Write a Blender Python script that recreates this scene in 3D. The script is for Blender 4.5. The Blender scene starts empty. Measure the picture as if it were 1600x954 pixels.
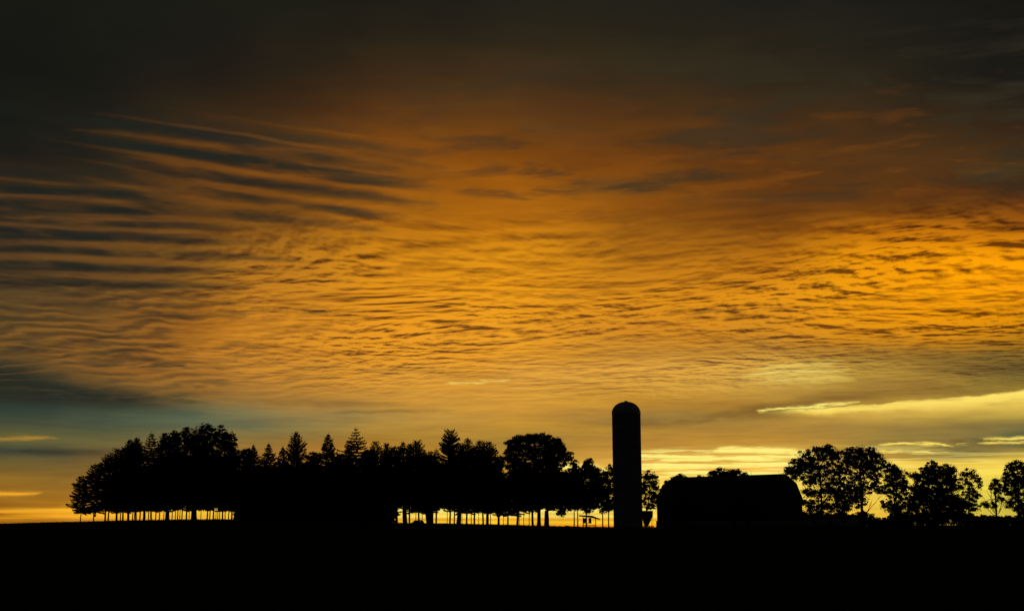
import bpy, math, random
import numpy as np
from mathutils import Vector

S = bpy.context.scene
COL = S.collection

# ------------------------------------------------------------------ camera
F = 1870.0                     # focal length in photo pixels (1600 wide)
PITCH = math.atan((829 - 477) / F)
CAMZ = 1.7
cd = bpy.data.cameras.new('camera')
cam = bpy.data.objects.new('camera', cd)
COL.objects.link(cam)
cam.location = (0, 0, CAMZ)
cam.rotation_euler = (math.pi / 2 + PITCH, 0, 0)
cd.sensor_width = 36.0
cd.lens = 36.0 * F / 1600.0
cd.clip_start = 0.1
cd.clip_end = 20000
S.camera = cam
S.render.resolution_x = 1024
S.render.resolution_y = 610
S.view_settings.view_transform = 'Standard'
S.view_settings.look = 'None'
S.view_settings.exposure = 0
S.view_settings.gamma = 1


def ray(px, py):
    a = (px - 800) / F
    b = (477 - py) / F
    c, s = math.cos(PITCH), math.sin(PITCH)
    return (a, c - b * s, s + b * c)


def azel(px, py):
    x, y, z = ray(px, py)
    return math.atan2(x, y), math.atan2(z, math.hypot(x, y))


def world_at(px, py, D):
    x, y, z = ray(px, py)
    return (x / y * D, D, CAMZ + z / y * D)


def mpp(D):
    return world_at(801, 800, D)[0] - world_at(800, 800, D)[0]


def lin(c):
    c = c / 255.0
    return c / 12.92 if c <= 0.04045 else ((c + 0.055) / 1.055) ** 2.4


def L3(r, g, b):
    return (lin(r), lin(g), lin(b), 1.0)


# ------------------------------------------------------------------ world: sunset sky with an altocumulus deck
SUN_AZ, SUN_EL = azel(1165, 800)
SUN_EL = math.radians(1.2)
W = bpy.data.worlds.new('World')
S.world = W
W.use_nodes = True
nt = W.node_tree
nt.nodes.clear()
N, LK = nt.nodes, nt.links


class V:
    """tiny expression helper for math nodes"""
    def __init__(self, s): self.s = s
    def __add__(self, o): return m('ADD', self, o)
    def __radd__(self, o): return m('ADD', self, o)
    def __sub__(self, o): return m('SUBTRACT', self, o)
    def __rsub__(self, o): return m('SUBTRACT', o, self)
    def __mul__(self, o): return m('MULTIPLY', self, o)
    def __rmul__(self, o): return m('MULTIPLY', self, o)
    def __truediv__(self, o): return m('DIVIDE', self, o)


def put(inp, v):
    if isinstance(v, V): LK.new(v.s, inp)
    else: inp.default_value = v


def m(op, a, b=None, clamp=False):
    n = N.new('ShaderNodeMath'); n.operation = op; n.use_clamp = clamp
    put(n.inputs[0], a)
    if b is not None: put(n.inputs[1], b)
    return V(n.outputs[0])


def smap(v, a, b, c=0.0, d=1.0, kind='SMOOTHSTEP'):
    n = N.new('ShaderNodeMapRange'); n.interpolation_type = kind
    put(n.inputs['Value'], v)
    n.inputs['From Min'].default_value = a; n.inputs['From Max'].default_value = b
    n.inputs['To Min'].default_value = c; n.inputs['To Max'].default_value = d
    return V(n.outputs[0])


def comb(x, y, z=0.0):
    n = N.new('ShaderNodeCombineXYZ')
    put(n.inputs[0], x); put(n.inputs[1], y); put(n.inputs[2], z)
    return V(n.outputs[0])


def noise(vec, scale, detail=3.0, rough=0.5, dist=0.0):
    n = N.new('ShaderNodeTexNoise'); n.noise_dimensions = '2D'
    LK.new(vec.s, n.inputs['Vector'])
    n.inputs['Scale'].default_value = scale; n.inputs['Detail'].default_value = detail
    n.inputs['Roughness'].default_value = rough; n.inputs['Distortion'].default_value = dist
    return V(n.outputs['Fac'])


def mixc(f, a, b, kind='MIX'):
    n = N.new('ShaderNodeMix'); n.data_type = 'RGBA'; n.blend_type = kind
    put(n.inputs[0], f)
    for i, v in ((6, a), (7, b)):
        if isinstance(v, V): LK.new(v.s, n.inputs[i])
        else: n.inputs[i].default_value = v
    return V(n.outputs[2])


tc = N.new('ShaderNodeTexCoord')
sep = N.new('ShaderNodeSeparateXYZ')
LK.new(tc.outputs['Generated'], sep.inputs[0])
dx, dy, dz = V(sep.outputs[0]), V(sep.outputs[1]), V(sep.outputs[2])
AZ = m('ARCTAN2', dx, dy)
EL = m('ARCSINE', dz)
# coordinates on the flat cloud deck overhead: what makes the ripples shrink towards the horizon
dzc = m('MAXIMUM', dz, 0.0) + 0.035
PX, PY = dx / dzc, dy / dzc
P = comb(PX, PY)

# soft wobble of the cloud banks
wob1 = noise(comb(AZ * 3.0, EL * 9.0), 2.2, 3) - 0.5
wob2 = noise(comb(AZ * 3.0 + 7.7, EL * 14.0), 5.0, 3) - 0.5
ELw = EL + wob1 * 0.018 * smap(EL, 0.02, 0.14) + wob2 * 0.006 * smap(EL, 0.01, 0.08)
AZw = AZ + (noise(comb(AZ * 4.0 + 31.0, EL * 6.0), 2.0, 2) - 0.5) * 0.10

ELMAX = 0.50
COLS = {
 0: [(0,20,21,16),(60,20,21,16),(120,21,22,17),(180,23,25,20),(240,28,27,20),(300,56,42,25),(350,72,52,29),(400,80,58,31),(450,86,65,36),(490,92,70,36),(530,100,74,36),(560,62,58,38),(585,36,41,34),(605,38,46,38),(625,46,60,52),(645,50,64,54),(665,66,74,54),(684,104,98,52),(696,84,84,54),(706,62,70,55),(722,104,90,48),(745,140,104,38),(762,150,106,34),(778,160,108,32),(790,150,98,26),(795,170,112,28),(798,245,170,40),(801,140,78,8),(805,155,98,20),(809,225,155,30),(812,185,120,22),(818,150,95,14)],
 100: [(0,20,21,16),(120,23,23,17),(180,28,27,20),(240,33,30,21),(300,60,44,25),(350,78,56,29),(400,88,63,31),(450,98,71,34),(500,118,82,35),(550,132,90,36),(575,110,80,38),(600,54,54,38),(625,52,64,53),(645,56,68,56),(665,72,78,56),(684,100,96,56),(708,84,80,55),(730,122,98,46),(760,150,108,38),(778,165,112,32),(792,175,118,30),(796,255,182,42),(801,235,160,30),(806,255,176,38),(811,180,115,28),(818,165,105,24)],
 200: [(0,21,22,17),(120,26,25,18),(180,34,30,20),(240,52,40,21),(300,70,49,23),(350,88,60,26),(400,108,73,29),(450,118,82,32),(500,142,91,31),(550,148,95,34),(590,148,98,38),(612,112,86,44),(632,64,70,52),(650,74,86,66),(665,84,92,64),(685,108,100,58),(710,124,98,50),(740,150,108,40),(780,180,120,36),(788,230,165,40),(795,255,188,46),(808,255,180,44),(814,200,130,36)],
 300: [(0,25,25,18),(60,27,26,18),(120,34,30,20),(180,48,36,20),(240,78,49,19),(300,96,60,21),(350,110,70,22),(400,130,86,26),(450,152,100,28),(500,164,102,27),(550,164,105,32),(600,158,106,40),(625,120,98,52),(645,82,92,70),(662,92,100,74),(690,132,112,58),(715,150,112,48),(760,180,125,40),(780,190,128,38),(788,240,170,44),(795,255,200,55),(808,255,196,50),(814,240,150,36)],
 400: [(0,26,26,18),(60,30,28,19),(120,40,33,20),(180,66,42,19),(240,92,55,18),(300,108,66,18),(350,132,82,20),(400,168,108,24),(450,188,120,28),(500,200,128,32),(550,194,126,36),(590,185,124,44),(620,160,118,54),(645,120,112,74),(665,104,108,74),(688,142,112,52),(712,168,116,44),(760,200,135,40),(780,205,140,40),(790,255,205,65),(808,255,200,55),(815,235,140,25)],
 600: [(0,32,30,20),(60,40,33,20),(120,58,40,20),(180,86,50,17),(240,118,66,14),(300,146,86,13),(350,172,104,15),(400,205,130,18),(450,218,140,22),(500,226,146,28),(550,222,146,34),(600,212,146,48),(630,196,142,56),(650,170,136,68),(668,176,136,58),(688,170,126,46),(710,186,130,42),(760,220,155,45),(788,250,195,70),(795,255,236,115),(802,255,198,58),(806,255,238,105),(811,246,162,24),(815,255,210,45),(822,250,135,20)],
 800: [(0,32,31,22),(60,42,35,22),(120,62,44,23),(180,88,54,20),(225,124,70,14),(260,140,78,10),(300,158,90,10),(350,184,110,12),(400,214,138,16),(450,226,146,18),(500,226,148,26),(550,222,150,38),(585,216,154,58),(610,214,154,56),(650,204,148,54),(672,190,142,50),(690,160,126,52),(710,172,130,46),(750,210,155,50),(788,250,195,70),(795,255,236,115),(802,255,198,58),(806,255,238,105),(811,246,162,24),(815,255,210,45),(822,250,135,20)],
 1000: [(0,32,31,22),(60,40,35,22),(120,54,42,24),(180,78,49,20),(225,104,60,16),(260,124,70,14),(290,120,70,14),(330,134,76,12),(370,152,92,14),(420,186,116,18),(470,212,136,20),(520,202,130,30),(555,196,136,44),(580,218,158,60),(605,208,152,56),(635,192,138,46),(655,146,118,60),(672,170,128,52),(700,190,140,55),(725,235,180,75),(745,255,215,80),(788,250,195,70),(795,255,236,115),(802,255,198,58),(806,255,238,105),(811,246,162,24),(815,255,210,45),(822,250,135,20)],
 1200: [(0,30,30,22),(60,35,32,22),(120,46,38,23),(180,64,43,21),(240,90,52,17),(290,96,56,16),(320,104,58,14),(350,116,64,12),(385,156,92,12),(420,188,114,14),(470,216,138,18),(520,196,128,28),(550,182,130,46),(575,208,160,66),(600,200,156,66),(622,170,130,52),(640,140,110,50),(660,170,130,56),(690,186,138,52),(705,225,180,80),(722,250,205,90),(732,250,190,80),(745,255,225,100),(792,255,213,70),(806,255,205,60),(829,245,150,40)],
 1300: [(0,29,29,21),(60,33,31,22),(120,43,36,23),(180,60,42,21),(240,84,50,18),(300,90,52,16),(330,112,64,14),(360,170,98,8),(400,214,134,6),(450,226,146,10),(500,222,142,14),(540,190,126,28),(562,160,118,44),(580,190,148,58),(605,172,136,56),(620,156,120,50),(634,166,128,52),(648,190,148,62),(665,165,130,60),(690,168,132,56),(706,190,150,60),(718,220,175,70),(745,250,215,90),(800,250,200,60),(829,240,150,40)],
 1400: [(0,25,25,19),(60,29,28,20),(120,41,35,23),(180,57,41,22),(240,76,47,19),(295,86,50,16),(325,112,62,12),(355,182,104,6),(390,228,142,2),(440,238,150,2),(490,226,142,6),(530,198,128,18),(555,150,110,38),(575,150,116,46),(600,156,122,50),(612,156,120,48),(628,170,136,56),(648,196,160,68),(664,158,130,62),(685,150,126,60),(702,160,130,56),(716,176,140,56),(722,245,205,80),(760,246,214,80),(800,225,195,70),(829,220,150,40)],
 1500: [(0,22,23,17),(60,26,26,19),(120,32,30,20),(180,52,38,21),(240,72,45,19),(295,84,48,16),(330,126,70,10),(360,190,110,4),(395,242,152,0),(440,246,156,0),(490,222,140,4),(530,184,120,18),(555,120,95,38),(580,130,104,44),(604,142,116,48),(616,146,118,48),(634,180,150,62),(650,180,152,66),(666,140,120,62),(688,142,122,60),(700,120,112,62),(714,150,125,58),(722,240,205,80),(745,250,218,84),(790,218,200,72),(829,200,150,45)],
 1600: [(0,19,20,15),(60,22,22,17),(120,26,26,19),(180,45,36,22),(240,62,43,22),(272,46,38,23),(300,66,43,20),(335,134,72,10),(365,200,118,4),(405,246,154,0),(450,238,148,2),(500,208,132,6),(540,150,104,22),(580,92,82,44),(600,134,112,44),(611,150,126,50),(630,190,162,66),(645,180,156,66),(658,132,116,62),(678,84,92,62),(698,112,108,62),(710,190,160,64),(722,245,210,76),(745,248,222,80),(790,212,198,70),(829,200,160,45)],
}
EB = 0.09                      # below this the bars of glow are thin: a finer ramp
HI = m('GREATER_THAN', ELw, EB)


def ramp(fac, pts):
    n = N.new('ShaderNodeValToRGB')
    n.color_ramp.interpolation = 'LINEAR'
    LK.new(fac.s, n.inputs[0])
    el = n.color_ramp.elements
    el[0].position, el[0].color = pts[0]
    el[1].position, el[1].color = pts[-1]
    for p, q in pts[1:-1]:
        e = el.new(p); e.color = q
    return V(n.outputs[0])


prev = None
keys = sorted(COLS)
for i, cx in enumerate(keys):
    rows = sorted(COLS[cx], key=lambda r: -r[0])
    pts = [(azel(cx, r[0])[1], r[1:]) for r in rows]
    # the deck darkens to a night grey overhead
    e0, ctop = pts[-1]
    if ctop: pts.append((ELMAX, tuple(v * 0.62 for v in ctop)))
    pts = [(e, L3(*c_)) for e, c_ in pts]
    for a_, b_ in zip(pts, pts[1:]):
        if a_[0] < EB <= b_[0]:
            f_ = (EB - a_[0]) / (b_[0] - a_[0])
            edge = (EB, tuple(p * (1 - f_) + q * f_ for p, q in zip(a_[1], b_[1])))
    lowp = [p for p in pts if p[0] < EB] + [edge]
    highp = [edge] + [p for p in pts if p[0] > EB]
    c = mixc(HI, ramp(ELw / EB, [(max(0, e / EB), q) for e, q in lowp]),
             ramp((ELw - EB) / (ELMAX - EB), [((e - EB) / (ELMAX - EB), q) for e, q in highp]))
    if prev is None: prev = c
    else:
        a0 = azel(keys[i - 1], 500)[0]; a1 = azel(cx, 500)[0]
        prev = mixc(smap(AZw, a0, a1, kind='LINEAR'), prev, c)
base = prev

X_ = lambda x: azel(x, 400)[0]
# ---- strokes: single cloud bars, each a gently curved streak at its own place in the sky
grp = bpy.data.node_groups.new('cloud_bar', 'ShaderNodeTree')
for nm in ('A', 'E', 'a0', 'a1', 'e0', 'e1', 'bow', 'w', 'amp'):
    grp.interface.new_socket(nm, in_out='INPUT', socket_type='NodeSocketFloat')
grp.interface.new_socket('out', in_out='OUTPUT', socket_type='NodeSocketFloat')
gi = grp.nodes.new('NodeGroupInput'); go = grp.nodes.new('NodeGroupOutput')


def gm(op, a, b=None, clamp=False):
    n = grp.nodes.new('ShaderNodeMath'); n.operation = op; n.use_clamp = clamp
    for k, v in ((0, a), (1, b)):
        if v is None: continue
        if isinstance(v, str): grp.links.new(gi.outputs[v], n.inputs[k])
        elif isinstance(v, (int, float)): n.inputs[k].default_value = v
        else: grp.links.new(v, n.inputs[k])
    return n.outputs[0]


t_ = gm('DIVIDE', gm('SUBTRACT', 'A', 'a0'), gm('SUBTRACT', 'a1', 'a0'), clamp=True)
tt = gm('MULTIPLY', gm('MULTIPLY', t_, gm('SUBTRACT', 1.0, t_)), 4.0)
ec = gm('ADD', gm('ADD', 'e0', gm('MULTIPLY', t_, gm('SUBTRACT', 'e1', 'e0'))), gm('MULTIPLY', tt, 'bow'))
env = gm('POWER', tt, 0.5)
ww = gm('ADD', gm('MULTIPLY', 'w', gm('ADD', gm('MULTIPLY', env, 0.6), 0.4)), 0.00001)
d_ = gm('DIVIDE', gm('SUBTRACT', 'E', ec), ww)
g_ = gm('EXPONENT', gm('MULTIPLY', gm('MULTIPLY', d_, d_), -1.0))
o_ = gm('MULTIPLY', gm('MULTIPLY', g_, env), 'amp')
grp.links.new(o_, go.inputs[0])

wobf = (noise(comb(AZ * 12.0, EL * 30.0), 3.0, 4, 0.6) - 0.5)
Es = EL + wobf * smap(AZ, azel(200, 400)[0], azel(700, 400)[0], 0.0025, 0.0045)
As = AZ + (noise(comb(AZ * 9.0 + 4.0, EL * 40.0), 3.0, 3, 0.6) - 0.5) * 0.07


def strokes(lst, E=None):
    acc = None
    for (x0, y0, x1, y1, bow, w, amp) in lst:
        g = N.new('ShaderNodeGroup'); g.node_tree = grp
        LK.new(As.s, g.inputs['A']); LK.new((E or Es).s, g.inputs['E'])
        A0, E0 = azel(x0, y0); A1, E1 = azel(x1, y1)
        for k, v in (('a0', A0), ('a1', A1), ('e0', E0), ('e1', E1), ('bow', -bow / F), ('w', w / F), ('amp', amp)):
            g.inputs[k].default_value = v
        o = V(g.outputs[0])
        acc = o if acc is None else m('MAXIMUM', acc, o)
    return acc


# x0,y0, x1,y1, bow(px, + = sags down), half thickness px, strength
DARK = [
 (-500,318,300,332,-5,6,.7), (-500,340,350,370,-6,6.5,.85), (-500,364,330,374,-5,7,.8), (-500,408,330,424,-4,7,.75),
 (-400,435,400,447,-3,6,.75),
 (-420,290,250,300,-2,4,.6), (-100,270,200,272,-3,6,.5),
 (80,183,540,232,-4,11,.8), (100,216,690,288,-8,9,1.1), (470,276,680,286,2,6,.8), (140,258,680,318,-6,8,.85), (330,300,640,338,0,5,.5),
 (240,240,520,262,0,10,.35), (200,330,560,350,-6,8,.4), (250,392,480,408,0,5,.55), (60,475,220,480,0,7,.5), (180,497,400,492,0,5,.5),
 (20,545,190,522,2,7,.6), (90,556,270,540,2,6,.55), (220,573,290,568,0,4,.7), (140,572,260,560,0,4,.5),
 (400,235,640,268,-4,8,.45), (560,240,700,262,0,6,.4),
 (880,285,1040,292,2,11,.55), (1060,240,1130,250,0,9,.35), (1160,310,1260,312,0,8,.5), (1480,270,1660,268,0,12,.5), (1050,312,1230,316,0,8,.3), (800,190,960,215,6,18,.3),
 (465,486,510,486,0,3.5,.8), (835,462,925,466,0,3,.5), (715,435,740,440,0,3,.4),(1060,490,1130,484,0,3,.6),
 (-500,535,270,632,0,17,1.25), (-500,592,300,624,0,14,1.2), (-500,560,210,618,0,16,1.2), (1440,575,1640,575,0,10,.45), (1040,664,1300,626,-3,7,.45), (1240,622,1520,610,0,6,.35), (960,660,1060,662,0,6,.3),
 (1490,685,1640,700,0,5,.4), (540,575,760,583,0,4,.25), (500,645,720,640,0,3,.35), (340,625,640,632,0,5,.35), (0,706,200,706,0,5,.5), (1400,690,1500,698,0,3,.3),
]
RIM = [
 (-500,298,240,306,-4,2.6,.8), (-500,326,350,345,-5,2.8,1.), (-500,351,370,362,-4,3,1.), (-400,377,90,376,-3,2.8,.9), (30,381,300,382,-2,3,.8), (-420,395,340,405,-3,3,.9),
 (-420,421,360,434,-3,3,.95), (60,446,340,440,2,3,.6),
 (130,204,560,250,-8,6,.5), (170,246,660,304,-8,6,.75), (240,285,640,330,-5,5,.45),
 (420,235,640,255,0,5,.5), (-60,464,300,462,0,4,.4), (340,392,560,388,0,4,.4),
]
BRIGHT = [
 (990,714,1120,712,-1,2.6,1.3), (1030,718,1250,714,1,3.4,1.3), (1100,704,1280,704,-1,3.2,1.3), (1120,700,1260,708,-2,3,1.1), (1170,710,1290,711,0,6,1.), (980,731,1150,728,-1,4,1.2),
 (1050,727,1280,721,-1,4,1.2), (1030,740,1290,738,0,3.5,.9), (1380,693,1505,696,-2,1.8,1.), (1430,705,1490,706,0,1.6,.7), (1525,685,1640,683,0,2.4,.8), (1515,691,1650,692,0,1.8,.8), (1335,706,1410,706,-1,2.2,.8),
 (1185,645,1340,628,-2,2.6,.9), (1240,640,1400,634,3,3,.9),
 (704,600,742,597,0,1.8,.38), (738,596,796,592,0,1.6,.3), (1180,576,1320,566,0,4,.28), (1140,586,1340,577,0,4,.4), (1190,592,1320,590,0,7,.25),
 (-60,771,70,771,0,3,.8), (-60,797,120,800,0,2.2,.5), (-40,684,80,684,0,3,.3),
 (855,728,960,733,0,3,.9), (860,722,960,727,0,2,.6), (590,796,960,794,0,6,.8), (1160,582,1240,582,0,2,.25),
]
# fine streaks that fray the bars
fray = smap(noise(comb(AZ * 22.0, EL * 200.0), 1.7, 5, 0.65), 0.30, 0.52, 0.3, 1.1)
D = strokes(DARK) * smap(noise(comb(AZ * 7.0, EL * 34.0), 3.0, 3, 0.6), 0.25, 0.55, 0.72, 1.25)
R = strokes(RIM) * smap(noise(comb(AZ * 8.0 + 3.0, EL * 30.0), 3.0, 3, 0.6), 0.25, 0.6, 0.35, 1.0)
B = strokes(BRIGHT) * fray * 1.15

# colour of the dark bars, deep slate to the left and brown above the sun
ramp_d = mixc(smap(EL, azel(0, 600)[1], azel(0, 450)[1]), mixc(smap(AZ, azel(180, 500)[0], azel(480, 500)[0]), L3(40, 44, 35), L3(74, 68, 42)), L3(29, 33, 28))
ramp_d = mixc(smap(AZ, azel(250, 300)[0], azel(900, 300)[0]), ramp_d, L3(86, 62, 30))
c = mixc(m('MULTIPLY', R, 0.55, clamp=True), base, mixc(smap(AZ, azel(0, 300)[0], azel(650, 300)[0]), L3(112, 72, 32), L3(170, 98, 18)))
c = mixc(m('MULTIPLY', D, 0.9, clamp=True), c, ramp_d)


# trains of parallel wave clouds: wide dark troughs with thin lit crests
def train(x0, y0, x1, y1, period, curv, warp, seed, mask, kd, kr, rimcol, c, wsc=3.0):
    a0, e0 = azel(x0, y0)
    per = abs(azel(x0, y0 + period)[1] - e0)
    a1, e1 = azel(x1, y1)
    slope = -(e1 - e0) / (a1 - a0)
    ax = AZ - a0
    nz = noise(comb(AZ * 3.2 + seed, EL * 11.0), wsc, 3, 0.5) - 0.5
    ph = ((EL - e0) + ax * slope + ax * ax * curv) / per + nz * warp
    w = m('COSINE', ph * (2 * math.pi))
    msk = mask * smap(noise(comb(AZ * 6.0 + seed * 2, EL * 22.0), 2.2, 3, 0.55), 0.32, 0.62, 0.1, 1.0)
    c = mixc(m('MULTIPLY', smap(w, -0.7, 0.9) * msk, kd, clamp=True), c, ramp_d)
    ph2 = m('COSINE', (ph + 0.46) * (2 * math.pi))
    return mixc(m('MULTIPLY', smap(ph2, 0.55, 1.0) * msk, kr, clamp=True), c, rimcol)


YY = lambda y: azel(200, y)[1]
rimc = mixc(smap(AZ, azel(0, 300)[0], azel(650, 300)[0]), L3(112, 72, 32), L3(178, 100, 18))
mk1 = smap(AZ, X_(520), X_(180)) * smap(EL, YY(475), YY(430)) * smap(EL, YY(270), YY(310))
c = train(0, 340, 250, 352, 24, .0, .5, 1.0, mk1, .9, .36, rimc, c)
mk2 = smap(AZ, X_(720), X_(560)) * smap(AZ, X_(20), X_(260)) * smap(EL, YY(360), YY(320)) * smap(EL, YY(150), YY(215))
c = train(240, 232, 600, 286, 27, .0, .7, 5.0, mk2, .85, .22, rimc, c)
mk3 = smap(AZ, X_(640), X_(330)) * smap(EL, YY(640), YY(585)) * smap(EL, YY(430), YY(470))
c = train(20, 545, 300, 532, 15, .0, 2.6, 9.0, mk3, .5, .22, mixc(0.5, rimc, L3(200, 130, 45)), c, 5.0)

# ---- ripples of the deck: underlit relief (height minus height a little towards the sun)
warp = noise(P, 0.8, 1) - 0.5
warp2 = noise(comb(PX + 13.0, PY), 0.7, 1) - 0.5


def relief(scale, dlt, det, rough, sx=1.0, ox=0.0):
    X = PX * sx + warp * 0.5 + ox
    Y = PY + warp2 * 0.5 + PX * 0.10
    h0 = noise(comb(X, Y), scale, det, rough, 0.0)
    h1 = noise(comb(X, Y + dlt), scale, det, rough, 0.0)
    return (h1 - h0), h0


r1, h1_ = relief(7.5, 0.06, 2.0, 0.5, 0.85)
r2, h2_ = relief(15.0, 0.03, 3.0, 0.55, 0.8, 5.0)
r3, h3_ = relief(2.6, 0.16, 1.0, 0.5, 0.8, 11.0)
Y = lambda y: azel(800, y)[1]
X = lambda x: azel(x, 450)[0]
amp_e = smap(EL, Y(650), Y(530)) * smap(EL, Y(300), Y(430))            # ripples live between these heights
amp_a = smap(AZ, X(150), X(680), 0.3, 1.0) * smap(AZ, X(900), X(1400), 1.0, 1.35)
lf = m('SUBTRACT', 1.0, smap(AZ, X(380), X(150)) * smap(EL, Y(480), Y(440)) * 0.8)
amp = amp_e * amp_a * lf
patch = smap(noise(P, 0.9, 2), 0.36, 0.64, 0.5, 1.3)
rel = (r1 * 2.0 + r2 * 2.3 + r3 * 0.6) * amp * patch - amp * 0.03
holes = smap(h1_ * 0.65 + h2_ * 0.35, 0.42, 0.30) * amp * 0.30
# soft large blotches higher up, fine flat stratus lower down
big = (noise(comb(PX * 1.0 + 3.0, PY * 1.5), 1.6, 4, 0.55) - 0.5) * smap(EL, Y(430), Y(250)) * smap(EL, Y(-150), Y(100), 0.35, 1.0) * 1.1
st = (noise(comb(AZ * 7.0, EL * 95.0), 1.5, 5, 0.6) - 0.5) * smap(EL, Y(520), Y(600)) * 0.55
st2 = (noise(comb(AZ * 22.0, EL * 320.0), 1.5, 3, 0.6) - 0.5) * smap(EL, Y(540), Y(620)) * 0.25
mod = m('MAXIMUM', rel + big + st + st2 - holes, -0.8) + 1.0
mod = m('MINIMUM', mod * 0.95, 1.13)
mc = N.new('ShaderNodeCombineColor')
LK.new(m('POWER', mod, 0.95).s, mc.inputs[0]); LK.new(m('POWER', mod, 1.05).s, mc.inputs[1]); LK.new(m('POWER', mod, 0.45).s, mc.inputs[2])
vm = N.new('ShaderNodeVectorMath'); vm.operation = 'MULTIPLY'
LK.new(c.s, vm.inputs[0]); LK.new(mc.outputs[0], vm.inputs[1])
c = V(vm.outputs[0])
mz = smap(EL, Y(350), Y(310)) * smap(EL, Y(20), Y(190)) * smap(AZ, X(420), X(900), 0.0, 1.0)
bn = noise(comb(PX * 0.9 + 27.0, PY * 1.8 + PX * 0.25), 3.0, 5, 0.58, 0.2)
c = mixc(smap(bn, 0.49, 0.66) * mz * 0.62, c, L3(48, 44, 31))
c = mixc(smap(bn, 0.47, 0.33) * mz * 0.32, c, mixc(smap(EL, Y(330), Y(120)), L3(150, 80, 12), L3(70, 44, 20)))
c = mixc(m('MULTIPLY', B, 1.0, clamp=True), c, mixc(smap(AZ, X(0), X(700)), L3(240, 168, 40), mixc(smap(AZ, X(1250), X(1400)), L3(255, 238, 122), L3(252, 222, 98))))
# torn slits of glow just above the barn and the maples
sl1 = noise(comb(AZ * 10.0 + EL * 60.0, EL * 210.0), 1.5, 5, 0.62, 0.3)
zone = smap(EL, azel(1150, 752)[1], azel(1150, 736)[1]) * smap(EL, azel(1150, 694)[1], azel(1150, 710)[1]) * smap(AZ, azel(940, 700)[0], azel(1040, 700)[0]) * smap(AZ, azel(1480, 700)[0], azel(1250, 700)[0], 0.25, 1.0)
c = mixc(smap(sl1, 0.50, 0.60) * zone, c, L3(255, 240, 132))
c = mixc(smap(sl1, 0.45, 0.36) * zone * 0.7, c, L3(206, 148, 50))
# the long break in the deck to the right: sharp upper edge, fading downwards
aw0, ew0 = azel(1185, 646); aw1, ew1 = azel(1600, 608)
edge_ = (AZ - aw0) * ((ew1 - ew0) / (aw1 - aw0)) + ew0
T_ = smap(AZ, aw0, aw1, 0.0025, 40 / F, kind='LINEAR') * 1.0
dn = (edge_ - (EL + wobf * 0.004 + (noise(comb(AZ * 11.0, EL * 20.0), 1.6, 3, 0.6) - 0.5) * 0.004)) / T_
wz = smap(dn, -0.03, 0.10) * smap(dn, 1.15, 0.25) * smap(AZ, aw0, azel(1290, 630)[0])
wz = wz * smap(noise(comb(AZ * 12.0 + 5.0, EL * 110.0), 1.5, 4, 0.6), 0.25, 0.55, 0.55, 1.0)
c = mixc(wz, c, mixc(smap(dn, 0.0, 0.8), L3(254, 226, 104), L3(236, 196, 84)))
# only the part of the sky round the sunset glows; behind the camera it is night grey
back = smap(m('ABSOLUTE', AZ), math.radians(26), math.radians(75))
c = mixc(back, c, L3(13, 15, 15))
# clear air behind the deck
sky = N.new('ShaderNodeTexSky'); sky.sky_type = 'NISHITA'; sky.sun_disc = False
sky.sun_elevation = SUN_EL; sky.sun_rotation = SUN_AZ
sky.air_density = 1.0; sky.dust_density = 3.0
bg1 = N.new('ShaderNodeBackground'); LK.new(c.s, bg1.inputs['Color']); bg1.inputs['Strength'].default_value = 1.0
bg2 = N.new('ShaderNodeBackground'); LK.new(sky.outputs[0], bg2.inputs['Color']); bg2.inputs['Strength'].default_value = 0.0015
ad = N.new('ShaderNodeAddShader'); LK.new(bg1.outputs[0], ad.inputs[0]); LK.new(bg2.outputs[0], ad.inputs[1])
wo = N.new('ShaderNodeOutputWorld'); LK.new(ad.outputs[0], wo.inputs['Surface'])

# ------------------------------------------------------------------ sun: veiled, on the horizon behind the farm
sl = bpy.data.lights.new('sun', 'SUN'); sun = bpy.data.objects.new('sun', sl); COL.objects.link(sun)
sl.energy = 0.04; sl.angle = math.radians(4); sl.color = (1.0, 0.55, 0.2)
sd = Vector((math.sin(SUN_AZ) * math.cos(SUN_EL), math.cos(SUN_AZ) * math.cos(SUN_EL), math.sin(SUN_EL)))
sun.rotation_euler = (-sd).to_track_quat('-Z', 'Y').to_euler()


# ------------------------------------------------------------------ materials
def mat(name, col, col2=None, scale=3.0, rough=0.95, spec=0.05, metal=0.0, stretch=(1, 1, 1), bump=0.0):
    M = bpy.data.materials.new(name); M.use_nodes = True
    t = M.node_tree; b = t.nodes['Principled BSDF']
    b.inputs['Roughness'].default_value = rough
    b.inputs['Specular IOR Level'].default_value = spec
    b.inputs['Metallic'].default_value = metal
    tcn = t.nodes.new('ShaderNodeTexCoord'); mp = t.nodes.new('ShaderNodeMapping')
    mp.inputs['Scale'].default_value = stretch
    t.links.new(tcn.outputs['Object'], mp.inputs[0])
    nz = t.nodes.new('ShaderNodeTexNoise'); nz.inputs['Scale'].default_value = scale; nz.inputs['Detail'].default_value = 5
    t.links.new(mp.outputs[0], nz.inputs['Vector'])
    r = t.nodes.new('ShaderNodeValToRGB')
    r.color_ramp.elements[0].position = .35; r.color_ramp.elements[1].position = .65
    r.color_ramp.elements[0].color = (*col, 1); r.color_ramp.elements[1].color = (*(col2 or col), 1)
    t.links.new(nz.outputs['Fac'], r.inputs[0]); t.links.new(r.outputs[0], b.inputs['Base Color'])
    if bump:
        bp = t.nodes.new('ShaderNodeBump'); bp.inputs['Strength'].default_value = bump
        t.links.new(nz.outputs['Fac'], bp.inputs['Height']); t.links.new(bp.outputs[0], b.inputs['Normal'])
    return M


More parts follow.
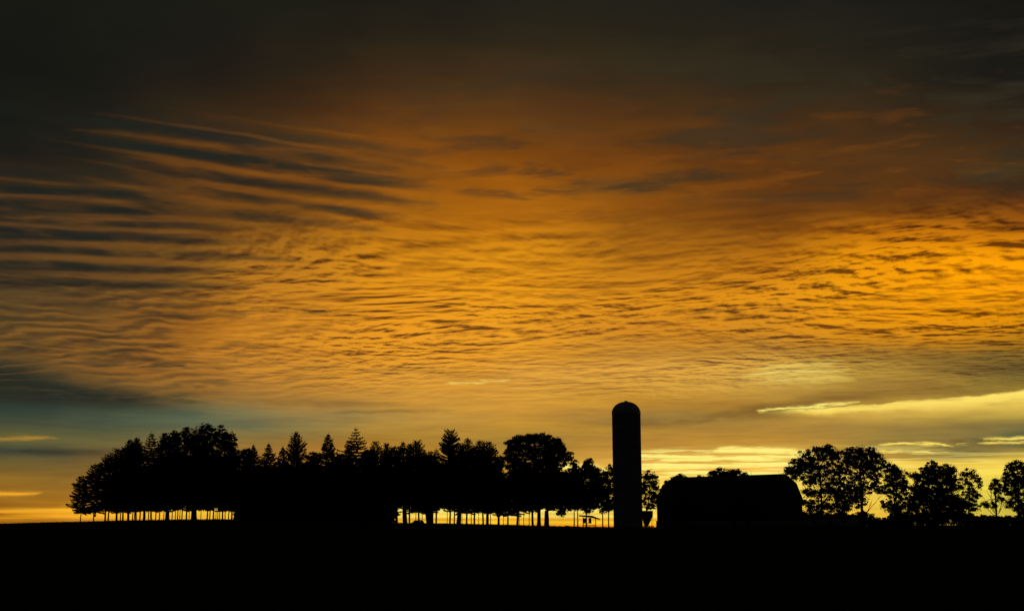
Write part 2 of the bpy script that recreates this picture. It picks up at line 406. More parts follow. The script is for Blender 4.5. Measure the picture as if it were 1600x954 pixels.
M_soil = mat('field_grass', (.030, .034, .016), (.042, .040, .020), .6, 1, 0, bump=.3)
M_grass = mat('grass', (.035, .05, .015), (.06, .06, .02), 2, 1, 0)
M_bark = mat('bark', (.05, .038, .028), (.085, .065, .05), 4, stretch=(1, 1, .2))
M_leaf = mat('leaves', (.035, .055, .012), (.055, .08, .02), .8)
M_leaf2 = mat('pale_leaves', (.045, .06, .015), (.075, .09, .025), .8)
M_needle = mat('needles', (.018, .032, .014), (.032, .05, .02), .8)
M_conc = mat('concrete_staves', (.27, .26, .24), (.36, .35, .32), .7, .9, .1)
M_galv = mat('galvanised_dome', (.42, .43, .44), (.55, .56, .57), 1.2, .6, .3, .3)
M_barn = mat('weathered_boards', (.10, .07, .055), (.16, .12, .095), 1.2, stretch=(6, 6, .3))
M_roof = mat('dark_shingles', (.05, .048, .045), (.09, .085, .08), 2)
M_stone = mat('field_stone', (.16, .15, .135), (.30, .28, .25), 2.5)
M_pale = mat('pale_limestone', (.62, .60, .55), (.78, .76, .70), 2.5)
M_trim = mat('faded_trim', (.16, .15, .14), (.22, .21, .2), 2)
M_dark = mat('dark_glass', (.01, .01, .012), None, 2, .6, .1)
M_metal = mat('painted_steel', (.09, .09, .085), (.15, .14, .13), 3, .7, .2)
M_wall = mat('shed_siding', (.38, .39, .38), (.50, .50, .49), 1, stretch=(1, 1, 5))

# ------------------------------------------------------------------ mesh helpers
rng = np.random.default_rng(7)
random.seed(7)


class MB:
    def __init__(self): self.v = []; self.f = []; self.n = 0

    def add(self, verts, quads):
        verts = np.asarray(verts, float); quads = np.asarray(quads, int)
        self.v.append(verts); self.f.append(quads + self.n); self.n += len(verts)

    def box(self, c, s, rz=0.0, top=1.0):
        x, y, z = [q / 2 for q in s]
        V_ = np.array([(-x, -y, -z), (x, -y, -z), (x, y, -z), (-x, y, -z), (-x * top, -y * top, z), (x * top, -y * top, z), (x * top, y * top, z), (-x * top, y * top, z)])
        ca, sa = math.cos(rz), math.sin(rz)
        R_ = np.array([(ca, -sa, 0), (sa, ca, 0), (0, 0, 1)])
        V_ = V_ @ R_.T + np.array(c)
        self.add(V_, [(0, 3, 2, 1), (4, 5, 6, 7), (0, 1, 5, 4), (1, 2, 6, 5), (2, 3, 7, 6), (3, 0, 4, 7)])

    def tube(self, pts, rad, k=6):
        pts = np.asarray(pts, float); n = len(pts)
        d = np.gradient(pts, axis=0); d /= np.linalg.norm(d, axis=1)[:, None] + 1e-9
        up = np.array([0.13, 0.31, 0.94]) if abs(d[0][2]) < .8 else np.array([1.0, .1, 0])
        a = np.cross(d, up); a /= np.linalg.norm(a, axis=1)[:, None] + 1e-9
        b = np.cross(d, a)
        th = np.arange(k) * 2 * math.pi / k
        rad = np.asarray(rad, float)
        V_ = pts[:, None, :] + rad[:, None, None] * (np.cos(th)[None, :, None] * a[:, None, :] + np.sin(th)[None, :, None] * b[:, None, :])
        V_ = V_.reshape(-1, 3)
        q = []
        for i in range(n - 1):
            for j in range(k):
                j2 = (j + 1) % k
                q.append((i * k + j, i * k + j2, (i + 1) * k + j2, (i + 1) * k + j))
        self.add(V_, q)

    def leaves(self, cen, la, lb, axis=None, jitter=1.0):
        """one rhombus per centre; la, lb half lengths"""
        n = len(cen)
        if n == 0: return
        a = rng.normal(size=(n, 3))
        if axis is not None: a = axis + a * jitter
        a /= np.linalg.norm(a, axis=1)[:, None]
        b = np.cross(a, rng.normal(size=(n, 3))); b /= np.linalg.norm(b, axis=1)[:, None] + 1e-9
        la = la * rng.uniform(.6, 1.35, n)[:, None]; lb = lb * rng.uniform(.6, 1.35, n)[:, None]
        V_ = np.stack([cen - a * la, cen + b * lb, cen + a * la, cen - b * lb], 1).reshape(-1, 3)
        self.add(V_, np.arange(4 * n).reshape(n, 4))

    def build(self, name, material, parent=None, loc=None, smooth=False):
        me = bpy.data.meshes.new(name)
        V_ = np.concatenate(self.v); Fq = np.concatenate(self.f)
        if loc is not None: V_ = V_ - np.array(loc)
        me.vertices.add(len(V_)); me.vertices.foreach_set('co', V_.ravel())
        me.loops.add(Fq.size); me.loops.foreach_set('vertex_index', Fq.ravel().astype(np.int32))
        me.polygons.add(len(Fq)); me.polygons.foreach_set('loop_start', (np.arange(len(Fq)) * 4).astype(np.int32))
        me.update(calc_edges=True)
        me.materials.append(material)
        if smooth: me.polygons.foreach_set('use_smooth', [True] * len(Fq))
        o = bpy.data.objects.new(name, me); COL.objects.link(o)
        if parent: o.parent = parent
        return o


def prism(mb, prof, a, b):
    """extrude a closed outline (list of 3D points) from offset a to offset b; caps fanned with quads"""
    P_ = np.array(prof, float); n = len(P_)
    a, b = np.array(a, float), np.array(b, float)
    mb.add(np.concatenate([P_ + a, P_ + b]), [(i, (i + 1) % n, n + (i + 1) % n, n + i) for i in range(n)])
    for off in (a, b):
        c_ = P_.mean(0)
        Q = P_ + off
        vs = []; q = []
        for i in range(n):
            k = len(vs)
            mid = (Q[i] + Q[(i + 1) % n]) / 2
            vs += [Q[i], mid, Q[(i + 1) % n], c_ + off]
            q.append((k, k + 1, k + 2, k + 3))
        mb.add(vs, q)


def empty(name, loc, label, cat, group=None, rz=0):
    o = bpy.data.objects.new(name, None); COL.objects.link(o)
    o.location = loc; o.rotation_euler = (0, 0, rz)
    o['label'] = label; o['category'] = cat
    if group: o['group'] = group
    o.empty_display_size = .5
    return o


# ------------------------------------------------------------------ ground
GPX = [(-700, 832), (-200, 826), (0, 822), (90, 817.5), (126, 816), (170, 815), (210, 813.6), (250, 812.5), (300, 811.6), (370, 811), (500, 813.5), (615, 816.5), (680, 817.5), (740, 818.6), (800, 820), (857, 821.8), (895, 822.5), (940, 823.3), (1015, 823.6), (1100, 823), (1300, 821.5), (1600, 820), (2300, 822)]
CR = 225.0
gx = np.array([world_at(p[0], p[1], CR)[0] / CR for p in GPX])
gz = np.array([world_at(p[0], p[1], CR)[2] for p in GPX])


def crest(u): return np.interp(u, gx, gz)


def H(x, y):
    x = np.asarray(x, float); y = np.asarray(y, float)
    c_ = crest(x / CR)
    t = np.clip(y / CR, 0, 1)
    f = t * t * (3 - 2 * t) * .35 + t * .65
    z = c_ * f
    back_ = np.clip((y - 285) / 400, 0, 1); back_ = back_ * back_ * (3 - 2 * back_)
    return z * (1 - back_) - 14 * back_


def ground():
    xs = np.concatenate([-np.geomspace(9000, 190, 22), np.linspace(-180, 180, 121), np.geomspace(190, 9000, 22)])
    ys = np.concatenate([np.linspace(-3000, -20, 12), np.linspace(-10, 190, 60), np.linspace(192, 300, 80), np.geomspace(304, 14000, 34)])
    X_, Y_ = np.meshgrid(xs, ys)
    Z_ = H(X_, Y_)
    near = (np.abs(X_) < 185) & (Y_ > 0) & (Y_ < 300)
    Z_ = Z_ + np.where(near, rng.normal(0, .035, X_.shape), 0)
    nx, ny = len(xs), len(ys)
    mb = MB()
    idx = np.arange(nx * ny).reshape(ny, nx)
    q = np.stack([idx[:-1, :-1], idx[:-1, 1:], idx[1:, 1:], idx[1:, :-1]], -1).reshape(-1, 4)
    mb.add(np.stack([X_, Y_, Z_], -1).reshape(-1, 3), q)
    o = mb.build('ground', M_soil); o['kind'] = 'structure'
    mb = MB()
    n = 26000
    Yg = rng.uniform(4, 262, n) ** 1.0; Yg[:14000] = rng.uniform(205, 232, 14000)
    Xg = Yg * rng.uniform(-.5, .5, n)
    Zg = H(Xg, Yg)
    cen = np.stack([Xg, Yg, Zg + .06], -1)
    mb.leaves(cen, .17, .02, axis=np.array([[0, 0, 1.0]]).repeat(n, 0), jitter=.25)
    g = mb.build('grass', M_grass); g['kind'] = 'stuff'; g['label'] = 'dark rough grass over the field and along its crest'; g['category'] = 'grass'


ground()


def base_at(px, D):
    x = world_at(px, 815, D)[0]
    return np.array([x, D, float(H(x, D)) - .05])


# ------------------------------------------------------------------ trees
def curve(p0, p1, bend, n=6):
    p0, p1 = np.array(p0, float), np.array(p1, float)
    t = np.linspace(0, 1, n)[:, None]
    L = np.linalg.norm(p1 - p0)
    off = rng.normal(0, bend * L, 3)
    return p0 + (p1 - p0) * t + off * (t * (1 - t)) * 2 + np.array([0, 0, .10 * L]) * (t * (1 - t))


def broadleaf(px, D, tw, lobes, label, name='broadleaf_tree', group=None, dens=2.2, leaf=.19, fork=None, lean=0, material=None, cr=.48, depth=.8, bare=None, cat='tree', stems=1, swell=1.12):
    b = base_at(px, D); s = mpp(D)
    e = empty(name, tuple(b), label, cat, group)
    tb, lb = MB(), MB()
    L_ = []
    lobes = [(l[0], l[1], l[2] * swell, l[3] * (swell * 1.12)) for l in lobes]
    cxm = np.mean([l[0] for l in lobes])
    half = max(abs(l[0] - cxm) + l[2] for l in lobes) * s
    for (lx, ly, rx, ry) in lobes:
        c_ = np.array(world_at(lx, ly, D))
        room = max(0.0, half * depth - rx * s * .6)
        k = np.sqrt(max(0, 1 - ((lx - cxm) * s / (half + .01)) ** 2))
        c_[1] += rng.uniform(-1, 1) * room * k * .8
        # keep the lobe on the same line of sight after moving it in depth
        f = c_[1] / D
        c_[0] *= f; c_[2] = CAMZ + (c_[2] - CAMZ) * f
        L_.append((c_, rx * s * f, ry * s * f))
    topz = max(c_[2] for c_, _, _ in L_)
    fz = b[2] + (topz - b[2]) * .33 if fork is None else world_at(px, fork, D)[2]
    w = tw * s / 2
    fk = np.array([world_at(px + lean, 800, D)[0], D, fz])
    ctr = np.array([np.mean([c_[0] for c_, _, _ in L_]), D, topz * .8 + fz * .2])
    for sidx in range(stems):
        o_ = np.array([rng.normal(0, .3), rng.normal(0, .3), 0]) * (sidx > 0)
        tr = curve(b + o_ - [0, 0, .3], fk + o_, .02, 6)
        tb.tube(tr, np.linspace(w * 1.15, w * .8, 6) * np.array([1.25, 1, 1, 1, 1, 1]), 8)
    up = curve(fk, ctr, .05, 7)
    tb.tube(up, np.linspace(w * .8, w * .18, 7), 6)
    for (c_, rx, rz) in L_:
        i = int(np.clip(np.argmin(np.linalg.norm(up - c_, axis=1)) - rng.integers(1, 4), 0, 5))
        st_ = up[i]
        if c_[2] < st_[2]: st_ = fk if c_[2] > fk[2] - 1 else tr[-2]
        lim = curve(st_, c_, .07, 6)
        tb.tube(lim, np.linspace(w * .42, max(.025, w * .12), 6), 5)
        ry = (rx + rz) / 2
        n = max(4, int(1.25 * dens * rx * rz / (cr * cr)))
        d = rng.normal(size=(n, 3)); d /= np.linalg.norm(d, axis=1)[:, None]
        rr = rng.uniform(.12, 1, n) ** .5
        cl = c_ + d * rr[:, None] * np.array([rx, ry, rz])
        rad = cr * rng.uniform(.55, 1.25, n)
        for j in range(n):
            if rng.random() < .35:
                tb.tube(curve(lim[rng.integers(2, 6)], cl[j], .08, 4), [.04, .03, .022, .012], 3)
        per = max(6, int(1.9 * cr * cr * math.pi / (2 * leaf * leaf * .6 * .62)))
        nn = n * per
        ci = np.repeat(np.arange(n), per)
        dd = rng.normal(size=(nn, 3)); dd /= np.linalg.norm(dd, axis=1)[:, None]
        pr = rng.uniform(0, 1, nn) ** .45
        cen = cl[ci] + dd * (pr * rad[ci])[:, None] * np.array([1.15, 1.15, .72])
        lb.leaves(cen, leaf, leaf * .6)
        n3 = int(nn * .22)
        dd = rng.normal(size=(n3, 3)); dd /= np.linalg.norm(dd, axis=1)[:, None]
        lb.leaves(c_ + dd * (rng.uniform(0, 1, n3) ** .4)[:, None] * np.array([rx, ry, rz]) * 1.08, leaf, leaf * .6)
    if bare:
        for (x0, y0, x1, y1) in bare:
            p0 = np.array(world_at(x0, y0, D)); p1 = np.array(world_at(x1, y1, D + rng.uniform(-1, 1)))
            cc = curve(p0, p1, .05, 7)
            tb.tube(cc, np.linspace(.085, .02, 7), 4)
            for q in range(5):
                k = rng.integers(2, 6)
                tb.tube(curve(cc[k], cc[k] + (p1 - p0) * .22 + rng.normal(0, .45, 3), .1, 4), [.035, .028, .02, .012], 3)
    tb.build('trunk', M_bark, e, b)
    lb.build('crown', material or M_leaf, e, b)
    return e


def conifer_meshes(height, clear, R_, shape=.8, up=.5, dens=1.0, trunk_w=.14, top_bush=0.0, irr=.17, step=.34, lean=0.0, tc=.33):
    """spruce or fir standing at the origin"""
    tb, lb = MB(), MB()
    n = 9
    tz = np.linspace(-.3, height, n)
    tx = lean * (tz / height)
    tp = np.stack([tx + rng.normal(0, .03, n), rng.normal(0, .03, n), tz], -1)
    tb.tube(tp, np.linspace(trunk_w, .018, n), 7)
    lead = np.stack([np.full(16, lean), np.zeros(16), height - np.linspace(0, .9, 16)], -1)
    lb.leaves(lead, .12, .03, axis=np.array([[0, 0, 1.0]]).repeat(16, 0), jitter=.5)
    z = height - .55
    cen, ax, sz = [], [], []
    while z > clear:
        t = (height - z) / (height - clear)
        Lr = R_ * (min(1, t / tc + top_bush * (1 - t)) ** shape) * (1.0 if t < .85 else 1 - (t - .85) * 1.2)
        k = rng.integers(6, 9)
        a0 = rng.uniform(0, 6.28)
        for j in range(k):
            a = a0 + j * 6.283 / k + rng.normal(0, .25)
            ln = max(.16, Lr * (1 + rng.normal(0, irr)))
            el_ = up * (1 - t) ** .7 + (-.18) * t + rng.normal(0, .08)
            m_ = max(4, int(ln / .22))
            ss = np.linspace(0, 1, m_)
            hor = ln * math.cos(el_) * ss
            zz = z + ln * math.sin(el_) * ss - .16 * ln * ss ** 2 * t + .14 * ln * ss ** 3
            ca, sa = math.cos(a), math.sin(a)
            bx = lean * z / height
            pts = np.stack([bx + hor * ca, hor * sa, zz], -1)
            if ln > .5: tb.tube(pts[[0, m_ // 2, -1]], [.035, .022, .008], 3)
            rep = max(2, int(4.6 * dens))
            pr = np.repeat(pts[1:], rep, 0)
            side = rng.choice([-1, 1], len(pr)) * rng.uniform(.3, 1.0, len(pr))
            spread = (1 - np.repeat(ss[1:], rep)) * .28 * ln * .5 + .10
            off = np.stack([-sa * side * spread, ca * side * spread, -np.abs(rng.normal(0, .10, len(pr)))], -1)
            cen.append(pr + off); sz.append(np.full(len(pr) + 1, min(1.0, .42 + t * 2.6)))
            ax.append(np.stack([ca - sa * side * .9, sa + ca * side * .9, np.full(len(pr), math.sin(el_) * .6 - .12)], -1))
            tip = pts[-1:] + np.array([[ca * .08, sa * .08, .03]])
            cen.append(tip); ax.append(np.array([[ca, sa, .25]]))
        z -= step * rng.uniform(.75, 1.25)
    cen = np.concatenate(cen); ax = np.concatenate(ax)
    ax /= np.linalg.norm(ax, axis=1)[:, None]
    sz = np.concatenate(sz)[:, None]
    lb.leaves(cen, .25 * sz, .085 * sz, axis=ax, jitter=.28)
    return tb, lb


def conifer(px, D, tw, topx, topy, boty, hw, label, name='spruce_tree', group=None, **kw):
    b = base_at(px, D); s = mpp(D)
    tp = world_at(topx, topy, D)
    height = tp[2] - b[2]; clear = world_at(px, boty, D)[2] - b[2]
    e = empty(name, tuple(b), label, 'tree', group)
    tb, lb = conifer_meshes(height, max(.3, clear), hw * s, trunk_w=tw * s / 2, lean=(tp[0] - b[0]), **kw)
    tb.build('trunk', M_bark, e); lb.build('crown', M_needle, e)
    return e


# --- filler trees of the wood: four prototypes, then copies
def filler_broad():
    tb, lb = MB(), MB()
    h, R0 = 12.0, 2.3
    tb.tube(curve((0, 0, -.3), (rng.normal(0, .2), 0, 9.5), .01, 8), np.linspace(.16, .04, 8), 7)
    for k in range(26):
        z = rng.uniform(4.3, 11)
        a = rng.uniform(0, 6.28); r = rng.uniform(.3, 1.5) * (1 - max(0, z - 8) / 6)
        c_ = np.array([r * math.cos(a), r * math.sin(a), z])
        tb.tube(curve((0, 0, z - .8), c_, .06, 4), [.05, .04, .03, .02], 4)
        nn = 190
        d = rng.normal(size=(nn, 3)); d /= np.linalg.norm(d, axis=1)[:, None]
        lb.leaves(c_ + d * (rng.uniform(0, 1, nn) ** .4)[:, None] * np.array([1.05, 1.05, .95]), .22, .13)
    return tb, lb


protos = []
for i in range(4):
    if i % 2: tb, lb = filler_broad(); mt = M_leaf
    else: tb, lb = conifer_meshes(12.0, 3.3, 2.6, shape=.55, up=.35, dens=2.0, trunk_w=.15, irr=.2, step=.36); mt = M_needle
    o1 = tb.build('trunk', M_bark); o2 = lb.build('crown', mt)
    protos.append((o1, o2))
used = [False] * 4


def filler(px, D, tw, topy, label, group, kind=None, low=False):
    k = random.randrange(4) if kind is None else kind
    b = base_at(px, D)
    hgt = world_at(px, topy, D)[2] - b[2]
    e = empty('spruce_tree' if k % 2 == 0 else 'broadleaf_tree', tuple(b), label, 'tree', group, rz=random.uniform(0, 6.28))
    t, c_ = protos[k]
    if used[k]: t, c_ = t.copy(), c_.copy(); COL.objects.link(t); COL.objects.link(c_)
    used[k] = True
    t.parent = e; c_.parent = e
    ws = tw * mpp(D) / .31
    t.scale = (ws, ws, hgt / 12)
    f = hgt / 12
    w_ = max(.8, f) * random.uniform(1.1, 1.35)
    if not low: c_.location.z = random.uniform(-.8, .2)
    if low: c_.scale = (w_, w_, f * 1.17); c_.location.z = -f * 12 * .17
    else: c_.scale = (w_, w_, f)
    return e


OUT = [(110, 792), (126, 775), (146, 750), (170, 735), (200, 718), (240, 705), (300, 700), (365, 715), (385, 722), (450, 722), (500, 722), (560, 722), (600, 722), (650, 720), (700, 718), (770, 726), (786, 738), (800, 722), (870, 730), (890, 742), (905, 745), (950, 765)]
ox, oy = zip(*OUT)
outl = lambda x: float(np.interp(x, ox, oy))

# left end of the wood: named conifers
conifer(126, 233, 1.8, 128, 741, 801, 17, 'small fir at the far left end of the wood, branches reaching over open sky', 'fir_tree', shape=.62, up=.25, dens=1.7, irr=.3, tc=.6)
conifer(146, 235, 2.2, 149, 722, 798, 19, 'second fir from the left end of the wood, on a twin-looking slim trunk', 'fir_tree', shape=.6, up=.3, dens=1.9, tc=.6)
conifer(164, 236, 3.0, 170, 708, 795, 21, 'third fir from the left end, stepping up the slope of the wood outline', 'fir_tree', shape=.6, up=.3, dens=1.9, tc=.6)
conifer(182, 238, 3.6, 186, 699, 795, 21, 'fourth fir from the left end, with a narrow lopsided tip', 'fir_tree', shape=.55, up=.35, dens=1.6)
conifer(200.5, 238, 4, 203, 684, 795, 16, 'tall fir with a ragged tip, left one of the pair before the slender spruce', 'fir_tree', shape=.85, up=.6, dens=1.6)
conifer(213, 240, 3, 214, 682, 795, 16, 'tall fir with upswept top twigs, right one of the pair before the slender spruce', 'fir_tree', shape=.8, up=.8, dens=1.6)
conifer(236, 237, 3, 237, 674, 795, 18, 'slender spruce with separate layered branches just left of the great round crown', shape=.8, up=.12, dens=1.7, step=.45)
broadleaf(261, 240, 6, [(258, 690, 10, 11), (272, 688, 11, 11), (265, 708, 20, 15), (250, 730, 18, 18), (275, 735, 22, 20), (262, 765, 26, 20), (262, 785, 24, 10)],
          'round-topped broadleaf tree tucked against the left side of the great round crown', dens=2.2)
broadleaf(303, 238, 8, [(295, 683, 15, 13), (318, 676, 14, 13), (341, 681, 14, 13), (357, 689, 12, 13), (363, 700, 8, 9), (327, 700, 26, 18), (300, 708, 22, 20), (364, 712, 11, 9), (350, 722, 22, 18), (330, 735, 32, 22), (300, 755, 30, 24), (340, 765, 32, 22), (310, 782, 30, 12)],
          'great broadleaf tree with the widest round crown in the left part of the wood', dens=1.7)

# trunks seen against the glow in the left strip
GL = 'trees of the left strip'
LL = 'slim tree in the left strip of the wood, its crown merged into black canopy'
for i, (x, w) in enumerate([(168.8, 2.6), (188, 2), (192, 3), (206.5, 1.8), (210, 1.8), (218, 2.4), (224, 5), (231.3, 2), (243, 2), (248.5, 2), (255.3, 1.6), (268.3, 1.6), (273.5, 1.6), (277, 2), (280.6, 1.5), (284, 2), (291, 2.6), (295.3, 1.3),
                            (313.6, 1.3), (323.3, 2.4), (327.2, 1.8), (333.3, 2.5), (337, 1.2), (339.6, 1.6), (343, 1.5), (347.5, 2.6), (351.6, 1.8), (357.2, 2), (361.5, 3), (370.8, 6)]):
    filler(x, [241, 248, 256, 264][i % 4], w, outl(x) + random.uniform(2, 26), LL, GL)

# middle block: dense down to the ground
for (x, y, w, lab) in [(384, 703, 13, 'low round tree in the notch between the great crown and first small spruce'),
                       (491, 707, 12, 'low round treetop between the upswept spruce and the neat pointed spruce'),
                       (529, 710, 10, 'low round treetop just right of the neat pointed spruce'),
                       (577, 703, 11, 'low bushy treetop right of the tallest layered spruce'),
                       (620, 699, 11, 'small round treetop between forked short spruce and thin wispy spruce'),
                       (673, 708, 9, 'low round treetop left of the broad cigar-shaped spruce'),
                       (779, 713, 8, 'low ragged treetop at the right foot of the spruce cluster')]:
    broadleaf(x, 243, 3, [(x, y + 9, w, 9), (x - 4, y + 26, w + 4, 13), (x + 4, y + 46, w + 5, 16), (x, y + 70, w + 6, 18)], lab, dens=2.4, leaf=.2)

CON = [
 (397, 396, 692, 14, dict(shape=1.05, up=.3, dens=1.5), 'small pointed spruce, first to the right of the great round crown'),
 (420, 420, 690, 15, dict(shape=1.05, up=.25, dens=1.5), 'small pointed spruce, second to the right of the great round crown'),
 (442, 442, 695, 13, dict(shape=1.05, up=.3, dens=1.5), 'shortest of the small pointed spruces, close left of the upswept spruce'),
 (463, 463, 673, 21, dict(shape=.85, up=.75, dens=1.5, step=.42), 'tall open spruce with long branches swept upwards like a candelabra'),
 (513, 513, 675, 16, dict(shape=.95, up=.2, dens=1.8, irr=.2), 'tall neat pointed spruce standing alone between two low round treetops'),
 (545, 545, 691, 13, dict(shape=.8, up=.4), 'small spruce touching the left side of the tallest layered spruce'),
 (556, 556, 666, 26, dict(shape=.95, up=.12, dens=1.7, step=.55, irr=.15, tc=.36), 'tallest spruce of the wood, with clear layered branches and a needle tip'),
 (587, 587, 687, 14, dict(shape=.55, up=.5), 'short blunt-topped spruce right of the tallest layered spruce'),
 (604, 604, 691, 15, dict(shape=.6, up=.9, dens=1.2), 'short spruce with forked upswept branches, above the dark block end'),
 (631, 630, 687, 12, dict(shape=.9, up=.2, dens=.9), 'thin wispy spruce with a needle tip above the first bright gap'),
 (639.5, 640, 692, 11, dict(shape=.6, up=.9), 'short spreading spruce right beside the thin wispy spruce'),
 (654.5, 652, 687, 15, dict(shape=.5, up=.6, dens=1.6), 'short bottle-shaped spruce left of the dip in the canopy'),
 (667, 664, 703, 10, dict(shape=.9, up=.3), 'tiny spruce tip low on the slope of the canopy dip'),
 (681.5, 682, 699, 11, dict(shape=.9, up=.1), 'little spruce standing alone in the canopy dip'),
 (703, 703, 671, 17, dict(shape=.5, up=.45, dens=2.4, top_bush=.12, irr=.12), 'broad cigar-shaped spruce, tallest of the right cluster'),
 (717, 721, 692, 13, dict(shape=.7, up=.3), 'small spruce tip tucked between the cigar-shaped spruce and its neighbour'),
 (729.3, 731, 682, 17, dict(shape=.85, up=.3, dens=1.5), 'pointed spruce second tallest of the right cluster'),
 (741, 744, 693, 13, dict(shape=.7, up=.3), 'short spruce in the middle of the right cluster'),
 (754.6, 751, 687, 14, dict(shape=.5, up=.6, dens=1.3), 'spruce with a rounded knob tip in the right cluster'),
 (761.3, 764, 688, 18, dict(shape=.75, up=.55, dens=1.5), 'spruce ending the cluster, its right slope falling towards the domed oak'),
]
for i, (x, tx, ty, hw, kw, lab) in enumerate(CON):
    low = 365 < x < 612
    kw = dict(kw); kw['dens'] = kw.get('dens', 1.2) * 1.1
    conifer(x, [236, 239, 242][i % 3], 5 if x in (717, 761.3) else 3, tx, ty, 814 if low else 788, hw, lab, **kw)

GM = 'trees of the dark middle block'
LM = 'tree in the solid black middle block, foliage reaching the ground'
for i in range(26):
    x = 378 + i * 9.2 + random.uniform(-2, 2)
    filler(x, [246, 252, 260][i % 3], 3, outl(x) + random.uniform(0, 14), LM, GM, low=True)
for i in range(9):
    x = 388 + i * 26
    broadleaf(x, 233 + (i % 2) * 3, 1.5, [(x - 9, 809, 13, 8), (x + 9, 809, 13, 8), (x - 9, 800, 13, 11), (x + 9, 799, 13, 12), (x, 790, 13, 11), (x + 2, 775, 14, 10)],
              'dark shrub crowding the foot of the middle block of the wood', 'shrub', 'shrubs along the middle block', dens=2.6, leaf=.22, fork=806, cat='shrub', stems=3)

GR = 'trees of the right strip'
LR = 'slim tree in the right strip of the wood, trunk dark against yellow sky'
for i, (x, w) in enumerate([(620.5, 4), (649.6, 1.3), (654.6, 1.2), (659.6, 1.3), (676, 4), (698.6, 1.2), (709.6, 2.4), (722, 1.0), (736.3, 1.5), (748, 1.0), (766.3, 1.5), (780.5, 1), (786.5, 1), (793.4, 3), (811.5, 1), (818.5, 1.1), (826.6, 1.3), (832.5, 4)]):
    filler(x, [243, 250, 257, 263][i % 4], w, outl(x) + random.uniform(0, 16), LR, GR)
filler(633, 236, 8, 716, 'thick-trunked tree left of the first wide bright gap, its trunk twice its neighbours', None, 1)
filler(671, 235, 9, 722, 'thick-trunked tree beside the low mound under the canopy dip', None, 3)
filler(716.5, 236, 8, 716, 'thick-trunked tree right below the broad cigar-shaped spruce', None, 1)
filler(808, 240, 4, 728, 'tree with a medium trunk under the left edge of the domed oak', None, 3)

# domed oak right of the cluster
broadleaf(842, 238, 5.5, [(801, 694, 11, 7), (813, 687, 11, 7), (827, 685, 13, 7), (842, 685, 14, 7), (856, 690, 13, 8), (868, 692, 10, 8), (876, 699, 8, 9), (884, 714, 10, 8), (866, 708, 16, 9), (800, 708, 13, 8), (822, 702, 20, 10), (845, 708, 22, 12),
                          (799, 722, 14, 9), (820, 728, 24, 14), (850, 732, 26, 14), (868, 724, 14, 8), (812, 752, 26, 16), (845, 757, 28, 18), (870, 760, 20, 18), (830, 778, 30, 14), (862, 783, 22, 10)],
          'domed oak with a wide umbrella crown left of the silo', 'oak_tree', dens=2.1, leaf=.17)
broadleaf(854, 234, 7.5, [(862, 745, 20, 12), (880, 752, 14, 14), (850, 765, 24, 16), (876, 775, 20, 14), (866, 788, 18, 7), (877, 800, 6, 6), (884, 790, 9, 7)],
          'stout-trunked oak below the right side of the domed oak, a drooping twig at its right', 'oak_tree', dens=2.4, leaf=.17)
# trees between oak and silo
broadleaf(897, 240, 1.9, [(898, 726, 6, 6), (897, 742, 13, 9), (893, 758, 15, 12), (898, 775, 14, 12), (896, 788, 10, 7)], 'slender tree with a small knobbly top, next right of the domed oak', swell=1.3, dens=2.3, leaf=.17, fork=798)
broadleaf(902.6, 244, 1.9, [(905, 750, 12, 10), (906, 768, 13, 12), (908, 786, 10, 7)], 'slender leaning tree just left of the little open shelter', swell=1.3, dens=2.2, leaf=.17, fork=798)
broadleaf(916, 246, 2.2, [(920, 726, 7, 7), (916, 737, 10, 8), (926, 738, 9, 8), (920, 752, 16, 11), (928, 768, 14, 13), (918, 785, 14, 11)], 'bushy-topped tree rising behind the little open shelter', swell=1.3, dens=2.2, leaf=.17, fork=800)
broadleaf(941.5, 242, 2.0, [(938, 745, 9, 8), (940, 760, 12, 11), (937, 776, 11, 10), (944, 792, 9, 6)], 'small thin tree right of the little open shelter', swell=1.3, dens=1.8, leaf=.17, fork=800)
broadleaf(951, 243, 2.0, [(953, 735, 7, 6), (949, 746, 9, 7), (955, 757, 9, 8), (950, 772, 10, 10), (957, 785, 8, 8), (948, 793, 6, 5)], 'thin tree with gappy foliage touching the left side of the silo', swell=1.45, dens=1.35, leaf=.17, fork=800)
broadleaf(1010, 250, 2.5, [(1014, 741, 9, 6), (1006, 747, 8, 8), (1021, 752, 8, 8), (1012, 762, 12, 9), (1025, 768, 8, 8), (1014, 778, 10, 8), (1011, 790, 8, 5), (1027, 782, 8, 10)], 'gappy tree in the space between silo and barn', swell=1.3, dens=1.0, leaf=.17, fork=798)
# behind the barn
broadleaf(1046, 268, 3, [(1046, 760, 9, 8), (1053, 751, 8, 6), (1064, 747, 9, 6), (1042, 772, 8, 10), (1060, 765, 16, 12)], 'tree showing round the left end of the barn roof', dens=2.2)
broadleaf(1094, 270, 3, [(1094, 748, 7, 5), (1093, 762, 12, 10)], 'smallest tuft of a tree peeping over the barn ridge', dens=2.0)
broadleaf(1137, 270, 4, [(1116, 743, 9, 6), (1126, 739, 10, 7), (1139, 740, 8, 6), (1150, 739, 9, 6), (1161, 744, 8, 5), (1138, 758, 26, 13)], 'widest treetop rising over the middle of the barn ridge', dens=2.0)

